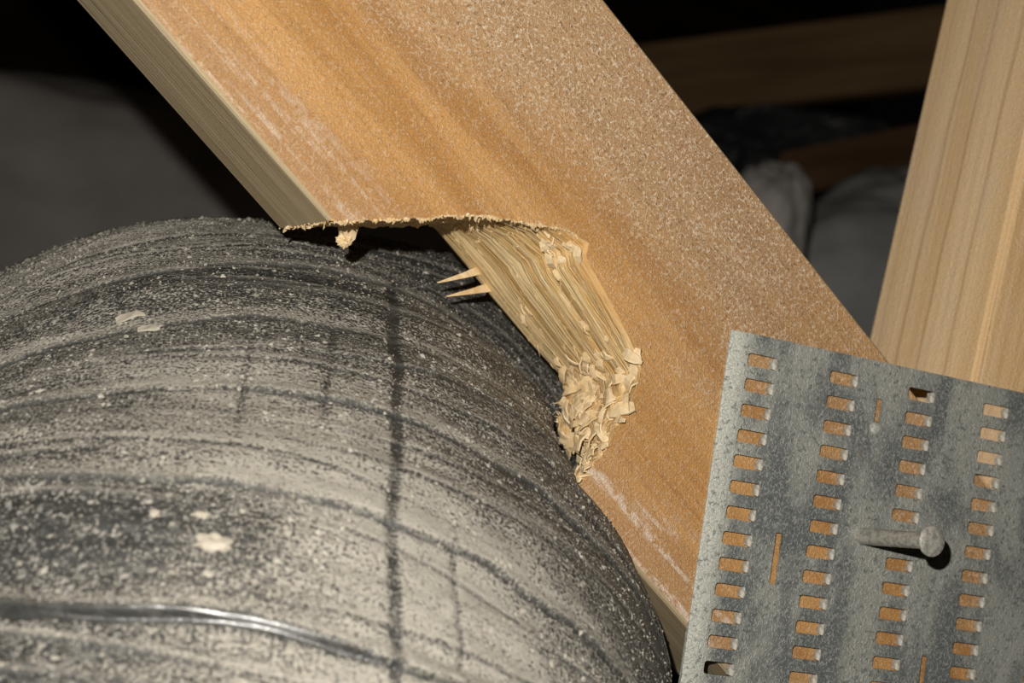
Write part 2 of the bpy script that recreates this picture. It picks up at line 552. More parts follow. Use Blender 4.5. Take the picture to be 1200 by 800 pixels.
# ragged fringe of torn fibres along the saw cut
vs_, fs_ = [], []
def add_fibre(p, d, ln, w):
    d = d.normalized()
    s = d.cross(Vector((0, 1, 0)) if abs(d.y) < 0.8 else Vector((1, 0, 0))).normalized()
    u = s.cross(d)
    b = len(vs_)
    mid = p + d * ln * 0.5 + u * random.uniform(-.3, .3) * ln * .4 + s * random.uniform(-.3, .3) * ln * .4
    tip = p + d * ln + s * random.uniform(-.4, .4) * ln * .5
    for q in (p, mid):
        for a in range(3):
            an = a * 2.094
            vs_.append((q + (s * math.cos(an) + u * math.sin(an)) * w * (0.6 if q is p else 0.45)) * MM)
    vs_.append(tip * MM)
    for a in range(3):
        c = (a + 1) % 3
        fs_.append((b + a, b + c, b + 3 + c, b + 3 + a))
        fs_.append((b + 3 + a, b + 3 + c, b + 6))
for i in range(430):
    k = random.randrange(1, int(NN * 0.46)) if i > 60 else random.randrange(0, 4)
    front = random.random() < 0.7 and i > 60
    r = 0 if front else random.randrange(0, NR)
    p = Vector(L[r, k]) + Vector((0, -0.15 if front else 0, 0))
    down = Vector((-BD.z * -1 * 0, 0, 0))
    d = Vector((random.gauss(.35, .6), random.gauss(-.35 if front else 0, .45), random.gauss(-.55, .5)))
    big = random.random() < 0.12
    add_fibre(p, d, random.uniform(0.35, 1.0) * (2.0 if big else 1), random.uniform(.35, .8) * (1.5 if big else 1))
for i in range(260):     # torn lip of the lower end
    k = random.randrange(int(NN * 0.80), NN - 2)
    r = random.randrange(0, NR)
    p = Vector(L[r, k])
    d = Vector((random.gauss(-.5, .6), random.gauss(-.3, .6), random.gauss(-.3, .6)))
    add_fibre(p, d, random.uniform(0.6, 2.2), random.uniform(.2, .5))
for i in range(200):     # hairs on the split face
    k = random.randrange(int(NN * 0.40), int(NN * 0.80))
    r = random.randrange(0, NR - 1)
    p = Vector(L[r, k])
    d = Vector((random.gauss(1, .3), random.gauss(0, .15), random.gauss(-.15, .2)))
    add_fibre(p, d, random.uniform(1.0, 3.5), random.uniform(.12, .3))
fr = link('splinter_fringe', mesh_np('splinter_fringe', vs_, fs_, False), M_CHIP, web)
fr['kind'] = 'stuff'
fr['label'] = 'pale frayed fibres along the notch edge'

# frayed tuft hanging from the cut
vs_, fs_ = [], []
tc_ = to_board(pix(403, 281, 14))
stem = to_board(pix(406, 262, 14))
add_fibre(stem, tc_ - stem, (tc_ - stem).length * 1.6, 5.0)
add_fibre(stem + Vector((1.0, 1, 0.6)), tc_ - stem, (tc_ - stem).length * 1.3, 4.0)
for i in range(150):
    v = Vector((random.gauss(0, 1), random.gauss(0, 1), random.gauss(0, 1))).normalized()
    add_fibre(tc_ + v * 0.7, v, random.uniform(0.5, 1.5), random.uniform(0.9, 1.5))
tf = link('splinter_tuft', mesh_np('splinter_tuft', vs_, fs_, False), M_CHIP, web)
tf['label'] = 'frayed pale tuft of wood hanging from the saw cut'

# curled chips in the torn lower end of the notch
def chip_mesh(name, ln, wd, curl, seed):
    rr = random.Random(seed)
    n = 5
    vs_, fs_ = [], []
    for i in range(n):
        t = i / (n - 1)
        k = math.sin(math.pi * (0.18 + 0.74 * t)) * (0.8 + 0.4 * rr.random())
        x = (t - 0.5) * ln
        z = curl * (1 - (2 * t - 1) ** 2) + rr.uniform(-.12, .12)
        for sy, dz in ((-1, 0), (1, rr.uniform(-.2, .3))):
            y = sy * wd * 0.5 * k + rr.uniform(-.15, .15)
            vs_.append((x * MM, y * MM, (z + dz) * MM))
            vs_.append((x * MM, y * MM, (z + dz - 0.45) * MM))
    for i in range(n - 1):
        b = i * 4
        fs_ += [(b, b + 4, b + 6, b + 2), (b + 1, b + 3, b + 7, b + 5), (b, b + 1, b + 5, b + 4), (b + 2, b + 6, b + 7, b + 3)]
    fs_ += [(0, 2, 3, 1), (n * 4 - 4, n * 4 - 3, n * 4 - 1, n * 4 - 2)]
    return mesh_np(name, vs_, fs_, False)


chips = [chip_mesh('wood_chip', *a) for a in ((5.2, 2.4, 0.9, 1), (6.5, 1.9, 1.4, 2), (4.2, 3.0, 0.7, 3), (7.2, 2.2, 0.5, 4), (3.6, 1.7, 1.1, 5), (5.6, 3.2, 1.2, 6))]
for c in chips:
    c.materials.append(M_CHIP)
# surface normals of the torn zone: towards the notch
def place_chip(k, r, lift=0.5, sc=1.0, spread=0.7):
    p = Vector(L[r, k])
    k0, k1 = max(0, k - 8), min(NN - 1, k + 8)
    r0, r1 = max(0, r - 5), min(NR - 1, r + 5)
    du = Vector(L[r, k1]) - Vector(L[r, k0])
    dv = Vector(L[r1, k]) - Vector(L[r0, k])
    n = du.cross(dv).normalized()
    if n.dot(Vector((0, -0.4, -1))) < 0 and n.dot(Vector((-1, 0, -0.2))) < 0:
        n = -n
    n = (n + Vector((random.gauss(0, .3), random.gauss(-.15, .3), random.gauss(0, .3)))).normalized()
    x = Vector((1, random.gauss(0.1, spread), random.gauss(-0.1, spread)))
    x = (x - n * x.dot(n)).normalized()
    y = n.cross(x)
    R3 = Matrix((x, y, n)).transposed()
    o = bpy.data.objects.new('wood_chip', random.choice(chips))
    COL.objects.link(o)
    o.parent = web
    o.matrix_local = Matrix.Translation((p + n * lift) * MM) @ R3.to_4x4() @ Matrix.Diagonal((sc, sc * random.uniform(.7, 1.15), sc, 1))
for i in range(125):
    k = random.randrange(int(NN * 0.70), NN - 5)
    place_chip(k, random.randrange(0, NR - 2), random.uniform(0.1, 0.9), random.uniform(.6, 1.25))
for i in range(14):      # broken flakes of the face layer at the upper lip
    k = int(np.argmin(np.abs(seg - random.uniform(4.6, 7.2))))
    place_chip(k, random.randrange(0, 10), random.uniform(0.1, 0.5), random.uniform(.5, .95), 0.35)
for i in range(12):      # a few lifted slivers further up the split
    k = int(np.argmin(np.abs(seg - random.uniform(7.5, 10))))
    place_chip(k, random.randrange(4, NR - 6), random.uniform(0.1, 0.5), random.uniform(.4, .7), 0.12)


# ---------------------------------------------------------------- upright truss post at the right
def board_mesh(name, corners, y0, y1, bev=2.0):
    """prism over a quad of (x, z) corners with eased long edges"""
    bm = bmesh.new()
    f = [bm.verts.new((x * MM, y0 * MM, z * MM)) for x, z in corners]
    b = [bm.verts.new((x * MM, y1 * MM, z * MM)) for x, z in corners]
    n = len(corners)
    bm.faces.new(f)
    bm.faces.new(list(reversed(b)))
    for i in range(n):
        bm.faces.new((f[i], b[i], b[(i + 1) % n], f[(i + 1) % n]))
    bmesh.ops.recalc_face_normals(bm, faces=bm.faces)
    bmesh.ops.bevel(bm, geom=[e for e in bm.edges], offset=bev * MM, segments=3, profile=0.5, affect='EDGES')
    me = bpy.data.meshes.new(name)
    bm.to_mesh(me)
    bm.free()
    return me


p1, p2 = pix(1198, 188, 0), pix(1142, 447, 0)
pd = (p1 - p2).normalized()                          # up along the post
pang = math.atan2(pd.x, pd.z)
# local axes: x up along the post, z to the left of it; solve where the left and right edges meet the web's upper edge
def hit(z_off):
    """distance along the post from p2 (at perpendicular offset) to the line across = 89.4"""
    q = p2 + Vector((pd.z, 0, -pd.x)) * z_off
    return (89.4 - (q - BO).dot(BI)) / pd.dot(BI)
hl, hr = hit(0), hit(89)
post_me = board_mesh('upright', [(hl, 0), (520, 0), (520, -89), (hr, -89)], 0, 53, 2.2)
post = empty('truss_post', p2 * MM)
post.rotation_euler = (0, pang - math.pi / 2, 0)
tag(post, 'pale upright timber post behind the metal plate, at the right', 'timber')
up_ = link('upright', post_me, [M_POSTF, M_POSTS], post)
for p in post_me.polygons:
    if abs(p.normal.z) > 0.75:
        p.material_index = 1
    p.use_smooth = False

# ---------------------------------------------------------------- perforated truss plate
GA = math.radians(9.78)
GU = Vector((math.cos(GA), 0, -math.sin(GA)))
GV = Vector((-math.sin(GA), 0, -math.cos(GA)))
G00 = Vector((67.0, 0, -4.19))                       # centre of the first hole
CS, PV = 24.53, 6.35
NC, NRW = 6, 26
U0 = 9.3                                             # left margin, from plate edge to first hole centre
V0 = 6.4                                             # top margin
TP = 1.0
HW, HH, HR = 4.3, 1.6, 0.8
plate = empty('truss_plate', (G00 - GU * U0 - GV * V0) * MM)
plate.rotation_euler = (0, GA, 0)                    # local x along rows, local z up the columns
tag(plate, 'grey perforated metal truss plate with rows of punched slots', 'metal plate')
bm = bmesh.new()
W_P = U0 + CS * (NC - 1) + U0
H_P = V0 + PV * (NRW - 1) + V0
def sheet_y(u, v):
    e = max(0.0, 1 - u / 4.4)
    return -TP - 1.0 - 0.18 * vnoise(u / 14, v / 20, 61) + 1.5 * e ** 1.5
cache = {}
def pv(u, v, back=False):
    key = (round(u, 3), round(v, 3), back)
    if key not in cache:
        y = float(sheet_y(u, v)) + (TP - 0.02 if back else 0)
        cache[key] = bm.verts.new((u * MM, y * MM, -v * MM))
    return cache[key]
def rect_hole(u0, u1, v0, v1, cu, cv, hw, hh, hr):
    inner = []
    for (sx, sy, a0) in ((1, -1, -90), (1, 1, 0), (-1, 1, 90), (-1, -1, 180)):
        arc = []
        for q in range(4):
            a = math.radians(a0 + 30 * q)
            arc.append((cu + sx * (hw - hr) + hr * math.cos(a), cv + sy * (hh - hr) + hr * math.sin(a)))
        inner.append(arc)
    outer = [(u1, v0), (u1, v1), (u0, v1), (u0, v0)]
    for back in (False, True):
        for c in range(4):
            o = pv(*outer[c], back)
            a = inner[c]
            for q in range(3):
                bm.faces.new((o, pv(*a[q], back), pv(*a[q + 1], back)))
            d = (c + 1) % 4
            bm.faces.new((o, pv(*a[3], back), pv(*inner[d][0], back), pv(*outer[d], back)))
    fl_ = [p for a in inner for p in a]
    for q in range(len(fl_)):
        p, s = fl_[q], fl_[(q + 1) % len(fl_)]
        bm.faces.new((pv(*p), pv(*p, True), pv(*s, True), pv(*s)))
def quad(u0, u1, v0, v1):
    for back in (False, True):
        bm.faces.new((pv(u0, v0, back), pv(u1, v0, back), pv(u1, v1, back), pv(u0, v1, back)))
ex = [0.0, 0.6, 1.4, 2.4, 3.4, 4.4]                  # margin strip, slightly curled up
vl = [0.0, V0 - PV / 2] + [V0 + PV * (j + 0.5) for j in range(NRW)] + [H_P]
cell = HW + 0.6
slots = {(0, 8): 1, (0, 9): 1, (2, 9): 0}
ucols = []
for k in range(NC):
    uc = U0 + CS * k
    ucols.append((uc - cell, uc + cell))
extra = {(0, 7), (0, 8), (2, 11), (2, 12), (1, 1), (4, 5), (4, 6), (3, 15), (3, 16), (1, 17), (1, 18)}   # small upright slots between columns (column, row)
for r in range(len(vl) - 1):
    v0, v1 = vl[r], vl[r + 1]
    for a, b in zip(ex[:-1], ex[1:]):
        quad(a, b, v0, v1)
    for k in range(NC):
        u0, u1 = ucols[k]
        if 1 <= r <= NRW:
            rect_hole(u0, u1, v0, v1, U0 + CS * k, V0 + PV * (r - 1), HW, HH, HR)
        else:
            quad(u0, u1, v0, v1)
        nxt = ucols[k + 1][0] if k < NC - 1 else W_P
        m0 = u1 + (nxt - u1) * 0.40
        m1 = m0 + 2.2
        quad(u1, m0, v0, v1)
        quad(m1, nxt, v0, v1)
        if (k, r - 1) not in extra or k == NC - 1:
            quad(m0, m1, v0, v1)
        else:                                        # open slot: only its walls
            wl = [(m0, v0, m0, v1), (m1, v0, m1, v1)]
            if (k, r - 2) not in extra:
                wl.append((m0, v0, m1, v0))
            if (k, r) not in extra:
                wl.append((m0, v1, m1, v1))
            for ua, va, ub, vb in wl:
                bm.faces.new((pv(ua, va), pv(ub, vb), pv(ub, vb, True), pv(ua, va, True)))
bmesh.ops.recalc_face_normals(bm, faces=bm.faces)
me = bpy.data.meshes.new('sheet')
bm.to_mesh(me)
bm.free()
sheet = link('sheet', me, M_PLATE, plate)
# rim: outer walls of the sheet are part of the same mesh through a thin solid edge
rb = bmesh.new()
for (a, b) in (((0, 0), (0, H_P)), ((0, 0), (W_P, 0)), ((W_P, 0), (W_P, H_P)), ((0, H_P), (W_P, H_P))):
    n = 20
    for i in range(n):
        q0 = (a[0] + (b[0] - a[0]) * i / n, a[1] + (b[1] - a[1]) * i / n)
        q1 = (a[0] + (b[0] - a[0]) * (i + 1) / n, a[1] + (b[1] - a[1]) * (i + 1) / n)
        ys = [float(sheet_y(*q0)), float(sheet_y(*q1))]
        rb.faces.new([rb.verts.new((q[0] * MM, y * MM, -q[1] * MM)) for q, y in
                      ((q0, ys[0]), (q1, ys[1]), (q1, ys[1] + TP), (q0, ys[0] + TP))])
me = bpy.data.meshes.new('rim')
rb.to_mesh(me)
rb.free()
link('rim', me, M_PLATE, plate)
# punched teeth: the curled root of each tooth at the right end of its slot
def tooth_mesh(seed):
    rr = random.Random(seed)
    vs_, fs_ = [], []
    n = 6
    for i in range(n):
        a = math.radians(95 * i / (n - 1))
        R_ = 1.25
        x = -R_ * math.sin(a)
        y = R_ * (1 - math.cos(a)) * (1.0 + .1 * rr.random())
        hw = (HH - 0.12) * (1 - 0.25 * i / (n - 1))
        for sz in (-1, 1):
            vs_.append(((x + 0.15) * MM, (y - 0.02) * MM, sz * hw * MM))
            vs_.append(((x + 0.15) * MM + 0.35 * MM * math.cos(a), (y + 0.3) * MM, sz * hw * MM))
    for i in range(n - 1):
        b = i * 4
        fs_ += [(b, b + 2, b + 6, b + 4), (b + 1, b + 5, b + 7, b + 3), (b, b + 4, b + 5, b + 1), (b + 2, b + 3, b + 7, b + 6)]
    fs_ += [(0, 1, 3, 2), (n * 4 - 4, n * 4 - 2, n * 4 - 1, n * 4 - 3)]
    return mesh_np('tooth', vs_, fs_, False)
teeth = [tooth_mesh(i) for i in range(3)]
for t in teeth:
    t.materials.append(M_TOOTH)
for k in range(5):
    for r in range(20):
        o = bpy.data.objects.new('tooth', teeth[(k * 7 + r * 3) % 3])
        COL.objects.link(o)
        o.parent = plate
        u, v = U0 + CS * k + HW, V0 + PV * r
        o.location = (u * MM, (float(sheet_y(u, v)) + 0.05) * MM, -v * MM)
        o.rotation_euler = (0, random.gauss(0, .05), random.gauss(0, .12))

# pressed dimple below the short slot
bm = bmesh.new()
bmesh.ops.create_uvsphere(bm, u_segments=18, v_segments=10, radius=1.0)
for v in bm.verts:
    v.co = Vector((v.co.x * 2.1, v.co.y * 1.0, v.co.z * 1.8)) * MM
me = bpy.data.meshes.new('dimple')
bm.to_mesh(me)
bm.free()
me.polygons.foreach_set('use_smooth', [True] * len(me.polygons))
o = link('dimple', me, M_PLATE, plate)
o.location = ((U0 + CS + 4.9 + 5.9 + 1.0) * MM, (-TP - 0.9) * MM, -(V0 + PV * 1.72) * MM)

# ---------------------------------------------------------------- nail standing out of the plate
nb = pix(1009, 628, -TP)
nh = pix(1091, 634, -28.5)
ax = (nh - nb).normalized()
nail = empty('nail', nb * MM)
nail.rotation_euler = ax.to_track_quat('Z', 'Y').to_euler()
tag(nail, 'grey dusty nail standing out of the metal plate', 'nail')
def lathe(name, prof, n=28):
    vs_, fs_ = [], []
    for z, r_ in prof:
        for i in range(n):
            a = 2 * math.pi * i / n
            vs_.append((r_ * math.cos(a) * MM, r_ * math.sin(a) * MM, z * MM))
    for j in range(len(prof) - 1):
        for i in range(n):
            fs_.append((j * n + i, j * n + (i + 1) % n, (j + 1) * n + (i + 1) % n, (j + 1) * n + i))
    fs_.append(list(range(n))[::-1])
    fs_.append([(len(prof) - 1) * n + i for i in range(n)])
    me = mesh_np(name, vs_, fs_, True)
    return me
NL = (nh - nb).length
link('shank', lathe('shank', [(-3, 1.2), (-1, 2.05), (0, 2.2), (NL - 3, 2.05), (NL - 1.0, 2.25), (NL - .4, 2.9)]), M_NAIL, nail)
link('nail_head', lathe('nail_head', [(NL - .9, 2.4), (NL - .5, 3.4), (NL, 3.75), (NL + .5, 3.75), (NL + .8, 3.4), (NL + .9, 2.0)]), M_NAIL, nail)

# ---------------------------------------------------------------- flexible duct
# rings along the duct: s, top point (x right, y up, z away from the viewpoint), tilt, skew (mm, radians)
RINGS = [(-210, -96, -40, 560, -1.15, -.4), (-180, -95, -8, 541, -.95, -.4), (-150, -93, 15, 517, -.6, -.4), (-120, -91, 30, 489, -.28, -.4),
         (-90, -89, 35.5, 459, -.02, -.4), (-60, -86.5, 34.2, 429, .14, -.38), (-30, -83, 28.2, 399.5, .29, -.35),
         (0, -79.48, 18.39, 370.45, .40, -.31), (30, -75.03, 4.10, 343.64, .46, -.23), (60, -70.62, -8.8, 317.02, .55, -.05),
         (90, -70.95, -24.28, 290.99, .69, .11), (120, -71.18, -47.05, 268.94, .84, .11), (150, -71, -70.9, 250.8, 1.0, .1),
         (180, -71, -97.3, 236.5, 1.15, .1), (210, -71, -125, 225, 1.25, .1), (240, -71, -153.5, 215.5, 1.3, .1)]
RD, HD = 109.7, 102.4
RA = np.array(RINGS)
def interp(s):
    """catmull-rom along the ring table"""
    i = np.clip(np.searchsorted(RA[:, 0], s, side='right') - 1, 0, len(RA) - 2)
    t = ((s - RA[i, 0]) / (RA[i + 1, 0] - RA[i, 0]))[:, None]
    p0, p1_, p2_, p3 = RA[np.maximum(i - 1, 0), 1:], RA[i, 1:], RA[i + 1, 1:], RA[np.minimum(i + 2, len(RA) - 1), 1:]
    return 0.5 * (2 * p1_ + (p2_ - p0) * t + (2 * p0 - 5 * p1_ + 4 * p2_ - p3) * t * t + (3 * p1_ - p0 - 3 * p2_ + p3) * t ** 3)
S = np.concatenate([np.arange(-210, -80, 4.0), np.arange(-80, 150, 0.55), np.arange(150, 240.1, 3.0)])
PH = np.concatenate([np.linspace(-math.pi, -0.9, 60, endpoint=False), np.linspace(-0.9, 1.75, 400, endpoint=False), np.linspace(1.75, math.pi, 50, endpoint=False)])
q = interp(S)
SS, PP = np.meshgrid(S, PH, indexing='ij')
th_, ps_ = q[:, 3][:, None], q[:, 4][:, None]
zero = np.zeros_like(th_)
t_ = np.stack([zero, -np.sin(th_), -np.cos(th_)], -1)
n_ = np.stack([zero, np.cos(th_), -np.sin(th_)], -1)
e1 = np.stack([np.cos(ps_), zero, zero], -1) + np.sin(ps_)[..., None] * t_
# relief of the film
U = RD * PP
rel = np.zeros_like(SS)
dust = np.full_like(SS, 0.47)
dark_line = np.zeros_like(SS)
ridge = np.zeros_like(SS)
RIBS = [(-28, 1.0, 1.5), (0, 1.5, 1.5), (30, 1.1, 1.6), (60, 1.7, 1.7), (90, 2.0, 1.8), (120, 2.2, 1.3), (150, 2.2, 2.2), (180, 2, 2)]
for i, (rs, hgt, wd) in enumerate(RIBS):
    wob = 5.0 * vnoise(U / 55 + i * 7.3, U * 0 + i, 71) + 1.4 * vnoise(U / 14 + i * 3, U * 0 + i, 72)
    dd = SS - rs - wob
    fade = 0.55 + 0.9 * np.clip(vnoise(U / 35 + i * 5, U * 0 + 3 * i, 73) + .4, 0, 1)
    rel += (0.8 if rs == 120 else 0.5) * hgt * fade * np.where(dd < 0, np.exp(-(dd / (2.2 * wd)) ** 2), np.exp(-(dd / 0.6) ** 2))
    dust += 0.26 * np.exp(-((dd + 2.2) / 1.9) ** 2) - 0.3 * fade * np.exp(-((dd - 0.7) / 0.45) ** 2)
    vis = np.clip(fade * 1.1, 0, 1)
    dark_line = np.maximum(dark_line, 0.95 * vis * np.exp(-((dd - 0.85) / 0.55) ** 2))  # dark line along the foot of each rib
    ridge = np.maximum(ridge, (0.9 if rs < 120 else 0.3) * vis * np.exp(-((dd + 0.7) / 0.8) ** 2))
# thin wrinkles running round the duct
for i in range(46):
    rs = rng.uniform(-60, 150)
    pc, pw = rng.uniform(-0.4, 1.3), rng.uniform(.2, .6)
    sl = rng.uniform(-9, 9)
    wob = 3.0 * vnoise(U / 45 + i * 3.1, U * 0 + i, 81)
    dd = SS - rs - wob - sl * (PP - pc)
    win = np.exp(-((PP - pc) / pw) ** 2)
    a = rng.uniform(.25, .75)
    rel += a * win * np.where(dd < 0, np.exp(-(dd / 1.6) ** 2), np.exp(-(dd / .55) ** 2))
    dust += win * (0.24 * np.exp(-((dd + .8) / .8) ** 2) - 0.2 * np.exp(-((dd - .6) / .4) ** 2))
    dark_line = np.maximum(dark_line, 0.8 * win * np.exp(-((dd - .65) / .42) ** 2))  # dark line beside each wrinkle
    ridge = np.maximum(ridge, 0.75 * win * np.exp(-((dd + .45) / .5) ** 2))
rel += 1.6 * fbm(U / 42, SS / 12, 91, 3) + 0.5 * vnoise(U / 9, SS / 2.4, 95)
rel += 0.9 * np.cos(2 * math.pi * SS / 30 + math.pi) * 0.7
# dust drifts and darker areas: (s, phi, size_s, size_phi, amount)
for (cs, cp, ws, wp, am) in ((75, .3, 16, .45, .30), (100, .55, 20, .32, .42), (132, .75, 22, .4, .42), (135, .3, 16, .3, .22),
                             (102, -.02, 10, .24, -.36), (106, -.3, 13, .22, -.24), (132, -.12, 12, .3, -.22), (-30, .6, 26, .3, -.18), (-5, .85, 20, .25, -.12),
                             (15, .1, 14, .4, -.06), (40, 1.25, 26, .16, -.16), (75, 1.3, 30, .13, -.16), (-40, -.2, 22, .4, .3),
                             (55, .2, 8, .4, .20), (66, .62, 10, .16, -.14), (45, .05, 8, .4, .12), (8, .2, 7, .5, -.18), (112, .45, 6, .1, -.15), (-12, -.25, 8, .3, .15), (4, .75, 4, .4, .3), (30, .8, 7, .35, .12), (15, -.2, 20, .3, .1), (-20, 0, 14, .5, .12)):
    dust += am * np.exp(-((SS - cs) / ws) ** 2 - ((PP - cp) / wp) ** 2)
# lengthwise rub lines; the long one runs the whole visible length
def lineat(tab, s):
    return np.interp(s, [a for a, _ in tab], [b for _, b in tab])
LINE = [(-30, 0.60), (0, 0.485), (30, 0.455), (60, 0.435), (90, 0.455), (120, 0.485), (150, 0.5)]
for (off, wd, am, s0, s1) in ((0, 1.35, .6, -4, 128), (0.125, .8, .34, 84, 124), (-.14, .9, .26, 30, 70), (-.30, .8, .24, 42, 74)):
    du = U - RD * (lineat(LINE, SS) + off) - 1.1 * vnoise(SS / 14, SS * 0 + off, 77)
    win = sstep(SS, s0 - 5, s0 + 5) * (1 - sstep(SS, s1 - 6, s1 + 6))
    g = win * np.exp(-(du / wd) ** 4) * (0.75 + 0.5 * vnoise(SS / 7, U / 50, 78))
    dust -= am * g
    ridge = ridge * (1 - g)
    dark_line = np.maximum(dark_line, (.7 if off == 0 else .35) * g)
    rel -= 0.5 * g
# the wiped glossy fold at the bottom left
dd = SS - 120 - (5.0 * vnoise(U / 55 + 5 * 7.3, U * 0 + 5, 71) + 1.4 * vnoise(U / 14 + 15, U * 0 + 5, 72))
gl = np.exp(-((dd - .3) / 1.25) ** 2) * (1 - sstep(PP, .3, .6))
dust -= 0.9 * gl
clean = gl
ridge = ridge * (1 - gl)
top = q[:, None, :3]
wide = (1 - sstep(SS, -55, 2)) * np.where(PP > 0, 1.0, 0.0) * sstep(PP, 0, .7)
base = top + (np.sin(PP) * (RD + 30 * wide))[..., None] * e1 - ((1 - np.cos(PP)) * (HD - 26 * wide))[..., None] * n_
nrm = np.sin(PP)[..., None] * e1 + np.cos(PP)[..., None] * n_
V = base + nrm * rel[..., None]
Bm = np.array([RT, UP, FW])
W = np.array(CAM) + V @ Bm                            # world mm
# the film is pressed aside where it meets the timber and the plate
bd, bi, bo = np.array(BD), np.array(BI), np.array(BO)
for it in range(2):
    al = (W - bo) @ bd
    inn = (W - bo) @ bi
    yy = W[..., 1]
    lim = np.interp(al, [-60, -50, -38, -28, 24, 30, 36, 42], [-3, -3, 9, 25, 25, 18, -.8, -.8])
    act = (yy > -3.0) & (yy < 42) & (inn > lim) & (al > -65)
    push = np.where(act, inn - lim, 0)
    W = W - push[..., None] * bi
gu, gv, g0 = np.array(GU), np.array(GV), np.array(plate.location) / MM
pu = (W - g0) @ gu
pvv = (W - g0) @ gv
act = (pvv > -4) & (pu > -1.2) & (W[..., 1] > -5)
W = W - np.where(act, pu + 1.2, 0)[..., None] * gu
nS, nP = SS.shape
org = W[:, :, :].reshape(-1, 3).mean(0)
verts = (W.reshape(-1, 3) - org) * MM
idx = np.arange(nS * nP).reshape(nS, nP)
a = idx[:-1, :].ravel()
b = np.roll(idx, -1, 1)[:-1, :].ravel()
c = np.roll(idx, -1, 1)[1:, :].ravel()
d = idx[1:, :].ravel()
faces = np.stack([a, d, c, b], -1)
me = bpy.data.meshes.new('jacket')
me.vertices.add(len(verts))
me.vertices.foreach_set('co', verts.ravel())
me.loops.add(faces.size)
me.loops.foreach_set('vertex_index', faces.ravel())
me.polygons.add(len(faces))
me.polygons.foreach_set('loop_start', np.arange(0, faces.size, 4))
me.polygons.foreach_set('loop_total', np.full(len(faces), 4))
me.update(calc_edges=True)
me.validate()
me.polygons.foreach_set('use_smooth', np.ones(len(me.polygons), bool))
at = me.attributes.new('dust', 'FLOAT', 'POINT')
at.data.foreach_set('value', dust.ravel().astype(np.float32))
for nm, ar in (('dark_line', dark_line), ('ridge', ridge)):
    at3 = me.attributes.new(nm, 'FLOAT', 'POINT')
    at3.data.foreach_set('value', ar.ravel().astype(np.float32))
at2 = me.attributes.new('clean', 'FLOAT', 'POINT')
at2.data.foreach_set('value', clean.ravel().astype(np.float32))
uv = me.uv_layers.new(name='UVMap')
uvv = np.stack([U.ravel(), SS.ravel()], -1)
uvl = uvv[faces.ravel()]
wrap = (faces.ravel() % nP == 0) & np.isin(np.arange(faces.size) % 4, (2, 3))
uvl[wrap, 0] += 2 * math.pi * RD
uv.data.foreach_set('uv', uvl.ravel().astype(np.float32))
duct = empty('flexible_duct', org * MM)
tag(duct, 'fat black plastic flexible duct coated in pale dust, bulging under the notch', 'duct')
link('jacket', me, M_FILM, duct)

# loose grains of dust and sawdust lying on the film
octv = np.array([(1, 0, 0), (0, 1, 0), (-1, 0, 0), (0, -1, 0), (0, 0, 1), (0, 0, -1)], float)
octf = [(0, 1, 4), (1, 2, 4), (2, 3, 4), (3, 0, 4), (1, 0, 5), (2, 1, 5), (3, 2, 5), (0, 3, 5)]
gv_, gf_, cv_, cf_ = [], [], [], []
NG = 26000
si = rng.integers(np.searchsorted(S, -75), np.searchsorted(S, 150), NG * 4)
pi_ = rng.integers(60, 440, NG * 4)
keep = rng.random(NG * 4) < np.clip((dust[si, pi_] - 0.1) * 0.8, 0.02, .9)
si, pi_ = si[keep][:NG], pi_[keep][:NG]
sj = rng.integers(np.searchsorted(S, 91), np.searchsorted(S, 149), 4200)
pj = np.searchsorted(PH, np.minimum(rng.normal(-.12, .28, 4200), .5))
coarse = np.concatenate([np.zeros(len(si), bool), np.ones(len(sj), bool)])
si, pi_ = np.concatenate([si, sj]), np.concatenate([pi_, pj])
on_fold = clean[si, pi_] > 0.3
for i, j, cz, sk in zip(si, pi_, coarse, on_fold):
    if sk:
        continue
    p = W[i, j] + (W[i + 1, j] - W[i, j]) * rng.random() + (W[i, (j + 1) % nP] - W[i, j]) * rng.random()
    nn = np.cross(W[i, (j + 1) % nP] - W[i, j], W[i + 1, j] - W[i, j])
    nn = nn / (np.linalg.norm(nn) + 1e-9)
    if nn @ (np.array(CAM) - p) < 0:
        nn = -nn
    sz = min(0.12 + rng.exponential(0.12), 0.75) * (1.0 + .35 * (S[i] > 88) * (PH[j] < .35)) * (1.25 if cz else 1.0)
    if cz:
        sz = min(sz, 0.6)
    sc = octv * sz * rng.uniform(.55, 1.25, (6, 1)) * np.array([rng.uniform(.7, 1.6), rng.uniform(.7, 1.3), .7])
    A = rng.normal(size=3)
    A -= nn * (A @ nn)
    A /= np.linalg.norm(A)
    Bv = np.cross(nn, A)
    gv, gf = (cv_, cf_) if cz else (gv_, gf_)
    k0 = len(gv)
    for v in sc:
        gv.append((p + nn * sz * .25 + A * v[0] + Bv * v[1] + nn * v[2] - org) * MM)
    gf += [(k0 + x, k0 + y, k0 + z) for x, y, z in octf]
gr = link('dust_grains', mesh_np('dust_grains', gv_, gf_, False), M_GRAIN, duct)
gr['kind'] = 'stuff'
cg = link('dust_grains', mesh_np('coarse_dust_grains', cv_, cf_, False), M_COARSE, duct)
cg['kind'] = 'stuff'
cg['label'] = 'coarser grey grit on the lower left of the film'
gr['label'] = 'loose pale dust and sawdust grains on the film'


